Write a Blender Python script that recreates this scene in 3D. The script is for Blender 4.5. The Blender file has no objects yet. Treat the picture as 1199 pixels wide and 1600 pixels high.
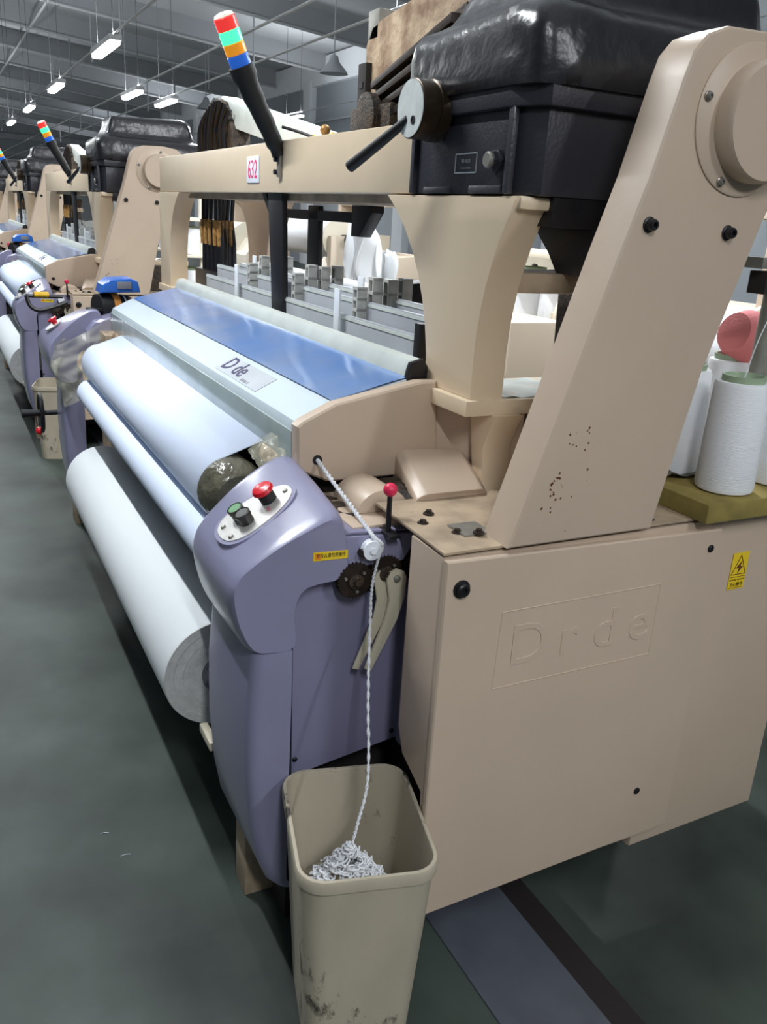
import bpy, bmesh, math, random
from mathutils import Vector, Matrix, noise
random.seed(7)
R = math.radians
C = bpy.context.scene.collection
SC = bpy.context.scene

# ------------------------------------------------------------------ camera
cam_d = bpy.data.cameras.new('camera'); cam = bpy.data.objects.new('camera', cam_d); C.objects.link(cam)
cam_d.sensor_fit = 'HORIZONTAL'; cam_d.sensor_width = 36.0
cam_d.lens = 36.0 * 1337.0 / 1199.0
cam_d.clip_start = 0.05; cam_d.clip_end = 300
vx = Vector((-718, -503, 1337)); vy = Vector((2700, -300, 1337))
ax = -vx.normalized(); ay = (vy - ax * ax.dot(vy)).normalized(); az = ax.cross(ay)
right = Vector((ax[0], ay[0], az[0])); down = Vector((ax[1], ay[1], az[1])); fwd = Vector((ax[2], ay[2], az[2]))
m3 = Matrix((right, -down, -fwd)).transposed()
cam.matrix_world = Matrix.Translation((0, 0, 1.5)) @ m3.to_4x4()
SC.camera = cam

# ------------------------------------------------------------------ world, exposure
w = bpy.data.worlds.new('world'); SC.world = w; w.use_nodes = True
w.node_tree.nodes['Background'].inputs[0].default_value = (0.80, 0.90, 1.0, 1)
w.node_tree.nodes['Background'].inputs[1].default_value = 0.13
SC.view_settings.view_transform = 'Standard'; SC.view_settings.look = 'None'
SC.view_settings.gamma = 1.0; SC.view_settings.use_curve_mapping = False
SC.view_settings.exposure = 0.16
LAMP_W = 60.0          # watts of one tube lamp
LAMP_E = 14.0
LAMP_ROWS = [(-0.13, (1.45, -2.9, -7.25, -11.6, -16.0, -24.7, -33.4, -42.0, -51.0, -59.0)),  # the farthest few are unseen and added to brighten the far roof
             (2.07, (2.2, -2.9, -7.25, -11.62, -16.15, -20.4, -24.7, -33.4, -42.0, -51.0)),  # first and last three are added, for the near panels and far roof
             (3.23, (-15.9,)),
             (3.95, (-2.9, -7.3, -16.6)),
             (8.6, (-10.0, -22.5, -35.2, -48.0, -58.0))]  # last two are added to brighten the far end of the hall
LAMP_Z = 3.2
ROW_Z = {8.6: 3.8}      # the row by the white columns hangs higher

# ------------------------------------------------------------------ materials
def s2l(c):
    return tuple(((v/255)/12.92 if v/255 <= 0.04045 else ((v/255+0.055)/1.055)**2.4) for v in c)
MATS = {}
def mat(name, rgb, rough=0.5, metal=0.0, var=0.0, vscale=6.0, bump=0.0, bscale=60.0, spots=0.0, sscale=25.0, spotc=(40,30,20),
        emit=0.0, coat=0.0, alpha=1.0, trans=0.0, stretch=None, rgb2=None, spec=0.5):
    m = bpy.data.materials.new(name); m.use_nodes = True
    nt = m.node_tree; b = nt.nodes['Principled BSDF']
    col = s2l(rgb) + (1,)
    b.inputs['Base Color'].default_value = col
    b.inputs['Roughness'].default_value = rough
    b.inputs['Metallic'].default_value = metal
    b.inputs['Specular IOR Level'].default_value = spec
    if coat: b.inputs['Coat Weight'].default_value = coat; b.inputs['Coat Roughness'].default_value = 0.12
    if alpha < 1: b.inputs['Alpha'].default_value = alpha
    if trans: b.inputs['Transmission Weight'].default_value = trans
    if emit:
        b.inputs['Emission Color'].default_value = col; b.inputs['Emission Strength'].default_value = emit
    tc = None
    def coords(scale):
        nonlocal tc
        if tc is None: tc = nt.nodes.new('ShaderNodeTexCoord')
        mp = nt.nodes.new('ShaderNodeMapping')
        s = stretch or (1, 1, 1)
        mp.inputs['Scale'].default_value = [scale*k for k in s]
        nt.links.new(tc.outputs['Object'], mp.inputs[0]); return mp.outputs[0]
    cur = None
    if var or rgb2:
        n = nt.nodes.new('ShaderNodeTexNoise'); n.inputs['Scale'].default_value = 1; n.inputs['Detail'].default_value = 6
        nt.links.new(coords(vscale), n.inputs['Vector'])
        r = nt.nodes.new('ShaderNodeValToRGB')
        c2 = s2l(rgb2) if rgb2 else tuple(k*(1-var) for k in col[:3])
        r.color_ramp.elements[0].position = 0.34; r.color_ramp.elements[1].position = 0.66
        r.color_ramp.elements[0].color = c2 + (1,)
        r.color_ramp.elements[1].color = col if rgb2 else tuple(min(1, k*(1+var*0.4)) for k in col[:3]) + (1,)
        nt.links.new(n.outputs[0], r.inputs[0]); cur = r.outputs[0]
    if spots:
        n = nt.nodes.new('ShaderNodeTexNoise'); n.inputs['Scale'].default_value = 1; n.inputs['Detail'].default_value = 8; n.inputs['Roughness'].default_value = 0.7
        nt.links.new(coords(sscale), n.inputs['Vector'])
        r = nt.nodes.new('ShaderNodeValToRGB')
        r.color_ramp.elements[0].position = 0.74 - spots*0.2; r.color_ramp.elements[1].position = 0.80 - spots*0.2
        nt.links.new(n.outputs[0], r.inputs[0])
        mx = nt.nodes.new('ShaderNodeMix'); mx.data_type = 'RGBA'
        if cur: nt.links.new(cur, mx.inputs[6])
        else: mx.inputs[6].default_value = col
        mx.inputs[7].default_value = s2l(spotc) + (1,)
        nt.links.new(r.outputs[0], mx.inputs[0]); cur = mx.outputs[2]
    if cur: nt.links.new(cur, b.inputs['Base Color'])
    if bump:
        n = nt.nodes.new('ShaderNodeTexNoise'); n.inputs['Scale'].default_value = 1; n.inputs['Detail'].default_value = 4
        nt.links.new(coords(bscale), n.inputs['Vector'])
        bp = nt.nodes.new('ShaderNodeBump'); bp.inputs['Strength'].default_value = bump; bp.inputs['Distance'].default_value = 0.01
        nt.links.new(n.outputs[0], bp.inputs['Height']); nt.links.new(bp.outputs[0], b.inputs['Normal'])
    MATS[name] = m
    return m
mat('beige', (198,178,158), 0.38, var=0.05, vscale=3, bump=0.05, bscale=40)
mat('beige_light', (222,202,174), 0.36, var=0.05, vscale=4, bump=0.04, bscale=50)
mat('beige_grimy_shaded', (178,158,134), 0.55, var=0.35, vscale=12, bump=0.15, bscale=80, spots=0.5, sscale=45, spotc=(70,50,35))  # grime on the plates; also serves as shade on the machine foot
mat('beige_post', (196,176,156), 0.4, var=0.05, vscale=3, bump=0.05, bscale=40)
mat('purple', (139,138,166), 0.28, var=0.06, vscale=4, coat=0.25)
mat('purple_sheet', (132,130,158), 0.42, var=0.06, vscale=5)
mat('cloth', (216,227,247), 0.75, bump=0.06, bscale=500, spec=0.2)
mat('cloth_roll', (222,227,230), 0.8, bump=0.06, bscale=500, spec=0.2)
mat('cloth_edge', (214,214,212), 0.9, var=0.12, vscale=60, bump=0.3, bscale=200)
mat('core', (128,132,140), 0.6)
mat('cover_white', (202,215,222), 0.3, var=0.06, vscale=5)
mat('cover_edge', (176,190,190), 0.2, var=0.12, vscale=8, coat=0.4)
mat('blue_film', (92,138,206), 0.16, rgb2=(138,160,192), vscale=2.2, bump=0.12, bscale=9, coat=0.5)
mat('plate_silver', (196,202,208), 0.35, metal=0.3, var=0.08, vscale=20)
mat('ink_purple', (52,40,92), 0.5)
mat('ink_grey', (120,122,132), 0.6)
mat('ledge_white', (214,220,214), 0.3, var=0.1, vscale=12)
mat('alu', (196,200,206), 0.42, metal=0.25, var=0.06, vscale=10)
mat('white_plastic', (238,242,246), 0.4)
mat('grey_metal', (150,148,140), 0.45, metal=0.5, var=0.15, vscale=30)
mat('guide', (202,202,196), 0.45, var=0.15, vscale=40)
mat('black', (24,23,28), 0.4, var=0.2, vscale=20)
mat('black_rubber', (26,26,28), 0.55)
mat('black_paint', (50,50,58), 0.38, bump=0.12, bscale=150, coat=0.3)
mat('leather', (36,36,40), 0.30, var=0.15, vscale=10, bump=0.55, bscale=13)
mat('dark_base', (38,34,32), 0.7, var=0.3, vscale=12)
mat('dark_grease', (74,58,42), 0.55, rgb2=(26,21,18), vscale=45, bump=0.6, bscale=160)
mat('gear', (52,42,36), 0.45, metal=0.4, var=0.3, vscale=60)
mat('lever_beige', (200,192,170), 0.4)
mat('red', (214,28,44), 0.3)
mat('pinkred', (222,40,84), 0.4)
mat('green', (58,128,66), 0.35)
mat('black_btn', (34,32,28), 0.3, coat=0.5)
mat('panel_metal', (212,210,206), 0.32, metal=0.35, var=0.1, vscale=50)
mat('screw', (160,156,148), 0.3, metal=0.8)
mat('yellow', (236,202,44), 0.45)
mat('orange', (236,140,30), 0.45)
mat('ink_black', (30,26,20), 0.6)
mat('ink_brown', (96,50,18), 0.6)
mat('steel', (190,196,198), 0.28, metal=0.6, var=0.1, vscale=30)
mat('dial_white', (214,220,218), 0.4, var=0.12, vscale=30)
mat('bronze', (70,58,46), 0.3, metal=0.7)
mat('plate_white', (236,240,248), 0.4)
mat('ink_pink', (232,60,120), 0.5)
mat('lens_red', (240,60,56), 0.25, emit=0.55)
mat('lens_green', (60,225,140), 0.25, emit=1.8)
mat('lens_yellow', (236,150,40), 0.25, emit=0.4)
mat('lens_blue', (44,100,200), 0.25, emit=0.4)
mat('lens_white', (236,232,214), 0.3, emit=0.15)
mat('rope', (232,234,238), 0.9, bump=0.5, bscale=300)
mat('bin', (184,174,154), 0.5, var=0.12, vscale=5, spots=0.85, sscale=6, spotc=(70,65,56), stretch=(1.4,1.4,0.7), bump=0.05, bscale=30)
mat('bin_fill', (150,140,120), 0.9, var=0.3, vscale=40)
mat('floor', (72,82,76), 0.5, rgb2=(36,43,40), vscale=2.0, bump=0.04, bscale=14, spec=0.3, spots=0.10, sscale=3.2, spotc=(76,98,90))
mat('floor_strip', (84,88,98), 0.5, var=0.2, vscale=8)
mat('drain_and_shade', (30,24,24), 0.7)
mat('roof', (196,199,202), 0.8, var=0.06, vscale=0.6)
mat('purlin', (168,171,175), 0.7)
mat('pipe', (190,192,194), 0.5)
mat('wall', (166,172,178), 0.8, var=0.06, vscale=0.5)
mat('wall_end', (164,168,170), 0.8, var=0.1, vscale=3, stretch=(1,6,0.1))
mat('col_white', (240,243,247), 0.6)
mat('rod_dark', (60,61,63), 0.7)
mat('lamp_body', (210,212,214), 0.5)
mat('lamp_tube', (250,252,255), 0.5, emit=LAMP_E)
mat('yarn', (236,238,242), 0.85, bump=0.3, bscale=60, stretch=(1,1,14), spec=0.2)
mat('yarn_pink', (248,146,148), 0.85, bump=0.3, bscale=60, stretch=(1,1,14))
mat('cone_tip', (150,168,140), 0.6)
mat('foam', (140,124,66), 0.9, var=0.3, vscale=14)
mat('bag', (214,212,190), 0.08, alpha=0.34, bump=0.9, bscale=26, coat=0.4)
mat('bag_dark', (98,95,80), 0.2, var=0.4, vscale=20, bump=0.9, bscale=30)
mat('blue_dev', (40,100,190), 0.3)
mat('amber', (206,140,66), 0.4)
mat('copper', (186,140,80), 0.45, metal=0.3, var=0.4, vscale=60)
mat('rust', (186,164,136), 0.7, rgb2=(120,92,68), vscale=14, bump=0.6, bscale=50)
mat('cream', (222,214,196), 0.5, var=0.05, vscale=5)
mat('cream2', (206,190,170), 0.5)
mat('rubber_yellow', (226,180,40), 0.5)

# ------------------------------------------------------------------ mesh helpers
class G:
    """collects shapes into one bmesh"""
    def __init__(s): s.bm = bmesh.new()
    def _bev(s, geom_edges, w, seg=2):
        if w > 0: bmesh.ops.bevel(s.bm, geom=geom_edges, offset=w, segments=seg, profile=0.6, affect='EDGES', clamp_overlap=True)
    def box(s, x0, x1, y0, y1, z0, z1, bev=0.0, seg=2, M=None):
        v = [s.bm.verts.new((x, y, z)) for x in (x0, x1) for y in (y0, y1) for z in (z0, z1)]
        fs = [(0,1,3,2),(4,6,7,5),(0,4,5,1),(2,3,7,6),(0,2,6,4),(1,5,7,3)]
        F = [s.bm.faces.new([v[i] for i in f]) for f in fs]
        bmesh.ops.recalc_face_normals(s.bm, faces=F)
        if M is not None: bmesh.ops.transform(s.bm, matrix=M, verts=v)
        if bev: s._bev(list({e for f in F for e in f.edges}), bev, seg)
        return s
    def prism(s, pts, axis, a0, a1, bev=0.0, seg=2, pts2=None):
        """extrude 2D polygon; axis 'x': pts=(y,z); 'y': pts=(x,z); 'z': pts=(x,y)"""
        def mk(p, a):
            return {'x': (a, p[0], p[1]), 'y': (p[0], a, p[1]), 'z': (p[0], p[1], a)}[axis]
        p2 = pts2 or pts
        A = [s.bm.verts.new(mk(p, a0)) for p in pts]; Bv = [s.bm.verts.new(mk(p, a1)) for p in p2]
        n = len(pts); F = [s.bm.faces.new(A), s.bm.faces.new(Bv[::-1])]
        for i in range(n): F.append(s.bm.faces.new((A[i], Bv[i], Bv[(i+1) % n], A[(i+1) % n])))
        bmesh.ops.recalc_face_normals(s.bm, faces=F)
        if bev:
            es = list(set(F[0].edges) | set(F[1].edges)); s._bev(es, bev, seg)
        return s
    def loft(s, rings, cap=True, closed=True):
        V = [[s.bm.verts.new(p) for p in r] for r in rings]; n = len(rings[0]); F = []
        for a, b in zip(V, V[1:]):
            for i in range(n if closed else n-1):
                F.append(s.bm.faces.new((a[i], a[(i+1) % n], b[(i+1) % n], b[i])))
        if cap and closed:
            F.append(s.bm.faces.new(V[0][::-1])); F.append(s.bm.faces.new(V[-1]))
        bmesh.ops.recalc_face_normals(s.bm, faces=F)
        return s
    def cyl(s, p0, p1, r0, r1=None, n=24, cap=True):
        return s.tube([p0, p1], [r0, r0 if r1 is None else r1], n, cap)
    def tube(s, P, r, n=10, cap=True):
        P = [Vector(p) for p in P]
        if not isinstance(r, (list, tuple)): r = [r]*len(P)
        rings = []; up = None
        for i, p in enumerate(P):
            d = (P[min(i+1, len(P)-1)] - P[max(i-1, 0)]).normalized()
            if up is None:
                up = Vector((0, 0, 1)) if abs(d.z) < 0.9 else Vector((1, 0, 0))
            a = d.cross(up).normalized(); b = a.cross(d).normalized(); up = b
            rings.append([p + (a*math.cos(t) + b*math.sin(t))*r[i] for t in [2*math.pi*k/n for k in range(n)]])
        return s.loft(rings, cap)
    def lathe(s, prof, n=28, M=None, cap=True):
        """prof: (r, h) along +Z, transformed by M"""
        M = M or Matrix()
        rings = [[M @ Vector((r*math.cos(2*math.pi*k/n), r*math.sin(2*math.pi*k/n), h)) for k in range(n)] for r, h in prof]
        return s.loft(rings, cap)
    def ball(s, c, r, n=16, sc=(1,1,1)):
        ret = bmesh.ops.create_uvsphere(s.bm, u_segments=n, v_segments=max(6, n//2), radius=r)
        bmesh.ops.transform(s.bm, matrix=Matrix.Translation(c) @ Matrix.Diagonal((*sc, 1)), verts=ret['verts']); return s
    def grid(s, f, nu, nv):
        V = [[s.bm.verts.new(f(i/nu, j/nv)) for j in range(nv+1)] for i in range(nu+1)]
        for i in range(nu):
            for j in range(nv): s.bm.faces.new((V[i][j], V[i+1][j], V[i+1][j+1], V[i][j+1]))
        return s
    def xf(s, M): bmesh.ops.transform(s.bm, matrix=M, verts=s.bm.verts[:]); return s

def build(name, g, material, parent=None, smooth=35, origin=None):
    bm = g.bm
    o0 = Vector((0, 0, 0))
    if parent is not None:
        p = parent
        while p is not None: o0 = o0 + p.location; p = p.parent
    elif origin is not None: o0 = Vector(origin)
    bmesh.ops.translate(bm, verts=bm.verts[:], vec=-o0)
    me = bpy.data.meshes.new(name); bm.to_mesh(me); bm.free()
    me.materials.append(MATS[material])
    me.polygons.foreach_set('use_smooth', [True]*len(me.polygons))
    me.set_sharp_from_angle(angle=R(smooth))
    o = bpy.data.objects.new(name, me); C.objects.link(o)
    if parent is not None: o.parent = parent
    elif origin is not None: o.location = origin
    return o
def tag(o, label, cat, group=None):
    o['label'] = label; o['category'] = cat
    if group: o['group'] = group
    return o
def struct(o): o['kind'] = 'structure'; return o
def thing(name, loc, label, cat, group=None):
    o = bpy.data.objects.new(name, None); C.objects.link(o); o.location = loc; o.empty_display_size = 0.1
    return tag(o, label, cat, group)
def copy_tree(o, parent=None, skip=()):
    c = o.copy(); C.objects.link(c); c.parent = parent
    for ch in list(o.children):
        if ch.name.split('.')[0] in skip: continue
        copy_tree(ch, c, skip)
    return c
def text(name, s, size, M, material, parent, extrude=0.0005, bevel=0.0, sx=1.0, shear=0.0):
    cu = bpy.data.curves.new(name, 'FONT'); cu.body = s; cu.size = size; cu.extrude = extrude; cu.bevel_depth = bevel
    cu.align_x = 'CENTER'; cu.align_y = 'CENTER'; cu.shear = shear; cu.resolution_u = 4
    o = bpy.data.objects.new(name, cu); C.objects.link(o)
    me = bpy.data.meshes.new_from_object(o.evaluated_get(bpy.context.evaluated_depsgraph_get()))
    bpy.data.objects.remove(o); bpy.data.curves.remove(cu)
    g = G(); g.bm.from_mesh(me); bpy.data.meshes.remove(me)
    g.xf(M @ Matrix.Diagonal((sx, 1, 1, 1)))
    return build(name, g, material, parent, smooth=30)
def axes(o, u, v):
    """matrix mapping local x->u, y->v, z->u x v, at o"""
    u = Vector(u).normalized(); v = Vector(v); v = (v - u*u.dot(v)).normalized(); n = u.cross(v)
    m = Matrix((u, v, n)).transposed().to_4x4(); m.translation = Vector(o); return m
def smoothpath(P, n=8):
    P = [Vector(p) for p in P]; out = []
    for i in range(len(P)-1):
        p0, p1, p2, p3 = P[max(i-1,0)], P[i], P[i+1], P[min(i+2, len(P)-1)]
        for k in range(n):
            t = k/n
            out.append(0.5*((2*p1) + (p2-p0)*t + (2*p0-5*p1+4*p2-p3)*t*t + (3*p1-p0-3*p2+p3)*t**3))
    out.append(P[-1]); return out

# ================================================================== setting
g = G(); g.grid(lambda u, v: (-66 + 72*u, -7 + 19*v, 0), 4, 4)
struct(build('floor', g, 'floor'))
fl = bpy.data.objects['floor']
# recessed cable channel in the floor running along the looms
g = G().box(-9, 3, 0.855, 1.06, -0.02, 0.004); strip = struct(build('trim_1', g, 'floor_strip'))
g = G().box(-9, 3, 1.06, 1.125, -0.02, 0.003); struct(build('trim_2', g, 'drain_and_shade'))  # dark strip paints a drain together with the loom's shadow
# roof
def roof_z(y): return 5.7 + 0.1*(10.5 - y)
g = G(); g.prism([(-6, roof_z(-6)), (10.8, roof_z(10.8)), (10.8, roof_z(10.8)+0.1), (-6, roof_z(-6)+0.1)], 'x', -66, 4)
ceil = struct(build('ceiling', g, 'roof'))
for k in range(17):
    x = -0.7 - 4*k
    g = G(); g.prism([(-6, roof_z(-6)), (10.7, roof_z(10.7)), (10.7, roof_z(10.7)-0.5), (-6, roof_z(-6)-0.5)], 'x', x-0.06, x+0.06)
    o = build('roof_beam', g, 'purlin', ceil)
    g = G(); g.tube([(x+0.09, -6, roof_z(-6)-0.5), (x+0.09, 10.6, roof_z(10.6)-0.5)], 0.035, 6)
    build('brace_pipe', g, 'pipe', ceil)
    if k > 4:
        for yy in (1.2, 4.4, 7.6):
            g = G(); g.tube([(x-2, yy, roof_z(yy)), (x-2, yy, roof_z(yy)-1.3)], 0.022, 6); build('hanger_rod', g, 'purlin', ceil)
g = G()
g.tube([(-66, 3.0, roof_z(3)-0.62), (4, 3.0, roof_z(3)-0.62)], 0.03, 6); build('conduit', g, 'pipe', ceil)
# side wall with white frame
g = G().box(-66, 4, 10.5, 10.7, 0, 5.72); wr = struct(build('wall_right', g, 'wall'))
g = G().box(-66, 4, 10.34, 10.52, 4.95, 5.66); build('wall_beam', g, 'col_white', wr)
for k in range(12):
    x = -1.2 - 6.2*k + 0.1
    g = G().box(x-0.28, x+0.28, 10.3, 10.52, 0, 5.12, 0.01); build('column', g, 'col_white', wr)
    if k < 11:
        for zz in (2.2, 3.1, 4.0):
            g = G().box(x-5.9, x-0.3, 10.44, 10.505, zz, zz+0.05); build('glazing_bar', g, 'pipe', wr)
g = G().box(-66, -64, -6, 10.6, 0, 6.9); wf = struct(build('wall_far', g, 'wall_end'))
for zz in (3.9, 4.9):
    g = G().box(-64, -63.8, -6, 10.5, zz, zz+0.32); build('wall_rail', g, 'purlin', wf)
for k in range(40):
    g = G().box(-64, -63.95, -6+0.42*k, -5.88+0.42*k, 0, 6.7); build('wall_rib', g, 'wall_end', wf)

# tube lamps
def lamp(x, y, vis_label):
    LZ = ROW_Z.get(y, LAMP_Z)
    t = thing('tube_lamp', (x, y, LZ), vis_label, 'lamp', 'tube lamps under the roof')
    build('lamp_body', G().box(x-0.65, x+0.65, y-0.07, y+0.07, LZ+0.0, LZ+0.06, 0.01), 'lamp_body', t)
    build('diffuser', G().box(x-0.62, x+0.62, y-0.055, y+0.055, LZ-0.045, LZ, 0.012), 'lamp_tube', t)
    for dx in (-0.5, 0.5):
        build('suspension_rod', G().cyl((x+dx, y, LZ+0.07), (x+dx, y, roof_z(y)-0.01), 0.004, n=5), 'rod_dark', t)
    ld = bpy.data.lights.new('tube_light', 'AREA'); ld.shape = 'RECTANGLE'; ld.size = 1.24; ld.size_y = 0.05
    ld.energy = LAMP_W; ld.color = (0.93, 0.97, 1.0)
    lo = bpy.data.objects.new('tube_light', ld); C.objects.link(lo); lo.location = (0, 0, -0.052); lo.parent = t
    lu = bpy.data.lights.new('tube_uplight', 'AREA'); lu.shape = 'RECTANGLE'; lu.size = 1.24; lu.size_y = 0.11
    lu.energy = LAMP_W*1.05; lu.color = (0.93, 0.97, 1.0)
    lo = bpy.data.objects.new('tube_uplight', lu); C.objects.link(lo); lo.location = (0, 0, 0.068); lo.rotation_euler = (math.pi, 0, 0); lo.parent = t
LAMP_LABEL = {(2.07,-11.62): 'largest lit tube lamp of the left lamp row under the roof', (2.07,-16.15): 'second lit tube lamp along the left lamp row',
 (2.07,-20.4): 'third lit tube lamp along the left lamp row', (2.07,-24.7): 'farthest small lit lamp at the left edge under the roof',
 (3.23,-15.9): 'small lit tube lamp alone on the second conduit', (3.95,-7.3): 'bright tube lamp above the rusty dobby box at the top edge',
 (3.95,-16.6): 'lit tube lamp just left of the signal tower near the columns', (8.6,-22.5): 'lit lamp glowing just above the beam right of the signal tower',
 (2.07,-33.4): 'tiny added lamp brightening the far roof, low at the left edge', (2.07,-42.0): 'tiny added lamp brightening the far roof, second from the end wall', (2.07,-51.0): 'tiny added lamp brightening the far roof, nearest the end wall', (8.6,-48.0): 'tiny added lamp brightening the far roof deeper along the white columns', (8.6,-58.0): 'tiny added lamp brightening the corner of end wall and columns',  # extra lamps added to light the far roof
 (8.6,-35.2): 'lit lamp low between the white columns left of the dark dobby block'}
for y, xs in LAMP_ROWS:
    for i, x in enumerate(xs):
        lamp(x, y, LAMP_LABEL.get((y, x), 'lit white tube lamp hung over the looms outside the view'))
for k, y in enumerate((2.07, 3.23, 3.95, 8.6)):
    o = build('lamp_conduit', G().tube([(-60, y, ROW_Z.get(y, LAMP_Z)+0.075), (3, y, ROW_Z.get(y, LAMP_Z)+0.075)], 0.014, 6), 'pipe', origin=(0, y, ROW_Z.get(y, LAMP_Z)))
    tag(o, ['thin pale conduit carrying the lamps nearest the looms', 'thin pale conduit second from the aisle under the roof', 'thin pale conduit third from the aisle under the roof', 'thin pale conduit nearest the white columns'][k], 'conduit')
# old bell lamps near the wall
for i, (x, y, z) in enumerate(((-16.5, 7.1, 4.0), (-27.0, 7.6, 4.2))):
    t = thing('bell_lamp', (x, y, z), ['grey bell shaped pendant lamp left of the rusty dobby box', 'small grey bell pendant lamp farther along the white columns'][i], 'lamp')
    build('shade', G().lathe([(0.03, 0.32), (0.07, 0.3), (0.1, 0.2), (0.24, 0.05), (0.27, 0.0), (0.26, 0.0)], 20, Matrix.Translation((x, y, z))), 'purlin', t)
    build('cord', G().cyl((x, y, z+0.32), (x, y, roof_z(y)), 0.012, n=6), 'purlin', t)

# ================================================================== the loom
LO = Vector((-2.65, 1.0, 0.0))
loom = thing('water_jet_loom', LO, 'beige and purple loom numbered 632 filling the foreground', 'loom')
def P(name, g, m, parent=None, smooth=35): return build(name, g, m, parent or loom, smooth)
XF = -1.127                 # plane of the near side cover
# ---- near cabinet, covers
cab = P('cabinet', G().prism([(-1.262,0.958),(-1.262,0.56),(-1.240,0.51),(-1.160,0.475),(-1.150,0.20),(-1.144,0.20),(-1.144,0.958)], 'y', 0.727, 1.36, 0.002), 'beige')
P('cabinet_body', G().box(-1.43, -1.20, 0.80, 1.36, 0.20, 0.962, 0.003), 'dark_base')
P('cabinet_top', G().prism([(-1.425,0.735),(-1.145,0.725),(-1.145,1.40),(-1.425,1.40)], 'z', 0.962, 0.968, 0.002), 'beige_grimy_shaded')
P('cabinet_skirt', G().prism([(0.729,0.125),(0.729,0.3),(0.75,0.3),(0.75,0.19)], 'x', -1.154, -1.146), 'beige')
sc_ = P('side_cover', G().prism([(0.722,0.2),(0.722,0.958),(1.374,0.944),(1.374,0.222)], 'x', -1.1435, XF, 0.007, 3), 'beige')
for ch, yy in zip('Drde', (0.915, 1.008, 1.098, 1.185)):
    text('embossed_letter', ch, 0.118, axes((XF-0.0004, yy, 0.768 if ch in 'D' else 0.766), (0,1,0.0), (0,0,1)), 'beige', sc_, 0.0012, 0.0006, sx=1.05)
fr = G()
def line_x(g, a, b, w=0.0035, x=XF, h=0.0013):
    a = Vector((x, *a)); b = Vector((x, *b)); g.tube([a, b], [h, h], 6)
line_x(fr, (0.848,0.845), (1.225,0.845)); line_x(fr, (0.848,0.845), (0.842,0.690)); line_x(fr, (0.842,0.690),(1.225,0.690)); line_x(fr, (1.225,0.845),(1.225,0.690))
P('embossed_frame', fr, 'beige', sc_)
def bolt(y, z, r, x, m='black', L=0.012, parent=None, name='bolt', n=14):
    g = G().lathe([(r*1.35,0),(r*1.35,0.002),(r,0.003),(r,L*0.8),(r*0.8,L),(r*0.45,L),(r*0.4,L*0.6)], n, axes((x,y,z),(0,1,0),(0,0,1)))
    return P(name, g, m, parent)
bolt(0.755, 0.905, 0.0125, XF, parent=sc_, name='knob', L=0.012)
for y, z in ((1.347,0.905),(0.745,0.335),(1.262,0.345)): bolt(y, z, 0.006, XF, parent=sc_, L=0.004)
rc = P('warp_side_cover', G().prism([(1.305,0.156),(1.305,0.966),(1.70,0.972),(1.70,0.166)], 'x', -1.19, -1.158, 0.008, 2), 'beige')
P('cabinet_shelf', G().box(-1.9, -1.205, 1.30, 1.95, 0.93, 0.966, 0.004), 'beige_grimy_shaded')
# warning sticker on the rear cover
SX = -1.157
P('warning_sticker', G().box(SX, SX+0.0012, 1.457, 1.505, 0.783, 0.868), 'yellow', rc)
st = G()
tri = [(1.481,0.862),(1.460,0.818),(1.502,0.818)]
for a, b in zip(tri, tri[1:]+tri[:1]): line_x(st, a, b, x=SX+0.0014, h=0.0009)
P('warning_triangle', st, 'ink_brown', rc)
st = G()
for zz in (0.812, 0.787): line_x(st, (1.459,zz), (1.503,zz), x=SX+0.0014, h=0.0006); P('warning_line', st, 'ink_brown', rc); st = G()
P('warning_bolt_mark', G().prism([(1.486,0.848),(1.470,0.832),(1.480,0.833),(1.477,0.820),(1.492,0.836),(1.483,0.836)], 'x', SX+0.001, SX+0.0018), 'ink_brown', rc)
text('warning_lettering', '当心触电', 0.010, axes((SX+0.0015,1.481,0.794),(0,1,0),(0,0,1)), 'ink_black', rc, 0.0002)
text('warning_lettering', 'DANGER VOLTAGE', 0.0052, axes((SX+0.0015,1.481,0.805),(0,1,0),(0,0,1)), 'ink_brown', rc, 0.0002)
# ---- slanted post
pts = [(0.845,0.966),(0.895,1.123),(0.952,1.302),(1.001,1.457),(1.046,1.590),(1.085,1.735),(1.098,1.775),(1.122,1.802),(1.165,1.818),(1.28,1.822),(1.36,1.812),(1.40,1.78),(1.405,1.72),(1.323,1.532),(1.239,1.267),(1.175,0.966)]
post = P('slanted_post', G().prism(pts, 'x', -1.212, XF, 0.009, 3), 'beige_post')
FC = (1.238, 1.685)
P('flange', G().lathe([(0.118,0),(0.118,0.003),(0.115,0.005),(0.0,0.005)], 48, axes((XF,*FC),(0,1,0),(0,0,1))), 'beige_post', post)
P('hub_cap', G().lathe([(0.095,0),(0.095,0.028),(0.090,0.036),(0.0,0.037)], 48, axes((XF+0.004,FC[0]+0.015,FC[1]-0.002),(0,1,0),(0,0,1))), 'beige_post', post)
for a in (165, 245, 75, -15): bolt(FC[0]+0.107*math.cos(R(a)), FC[1]+0.107*math.sin(R(a)), 0.006, XF+0.005, 'screw', 0.008, post)
for y, z in ((1.055,1.513),(1.236,1.508)): bolt(y, z, 0.0095, XF, 'black', 0.016, post)
ch = G(); rnd = random.Random(3)
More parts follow.
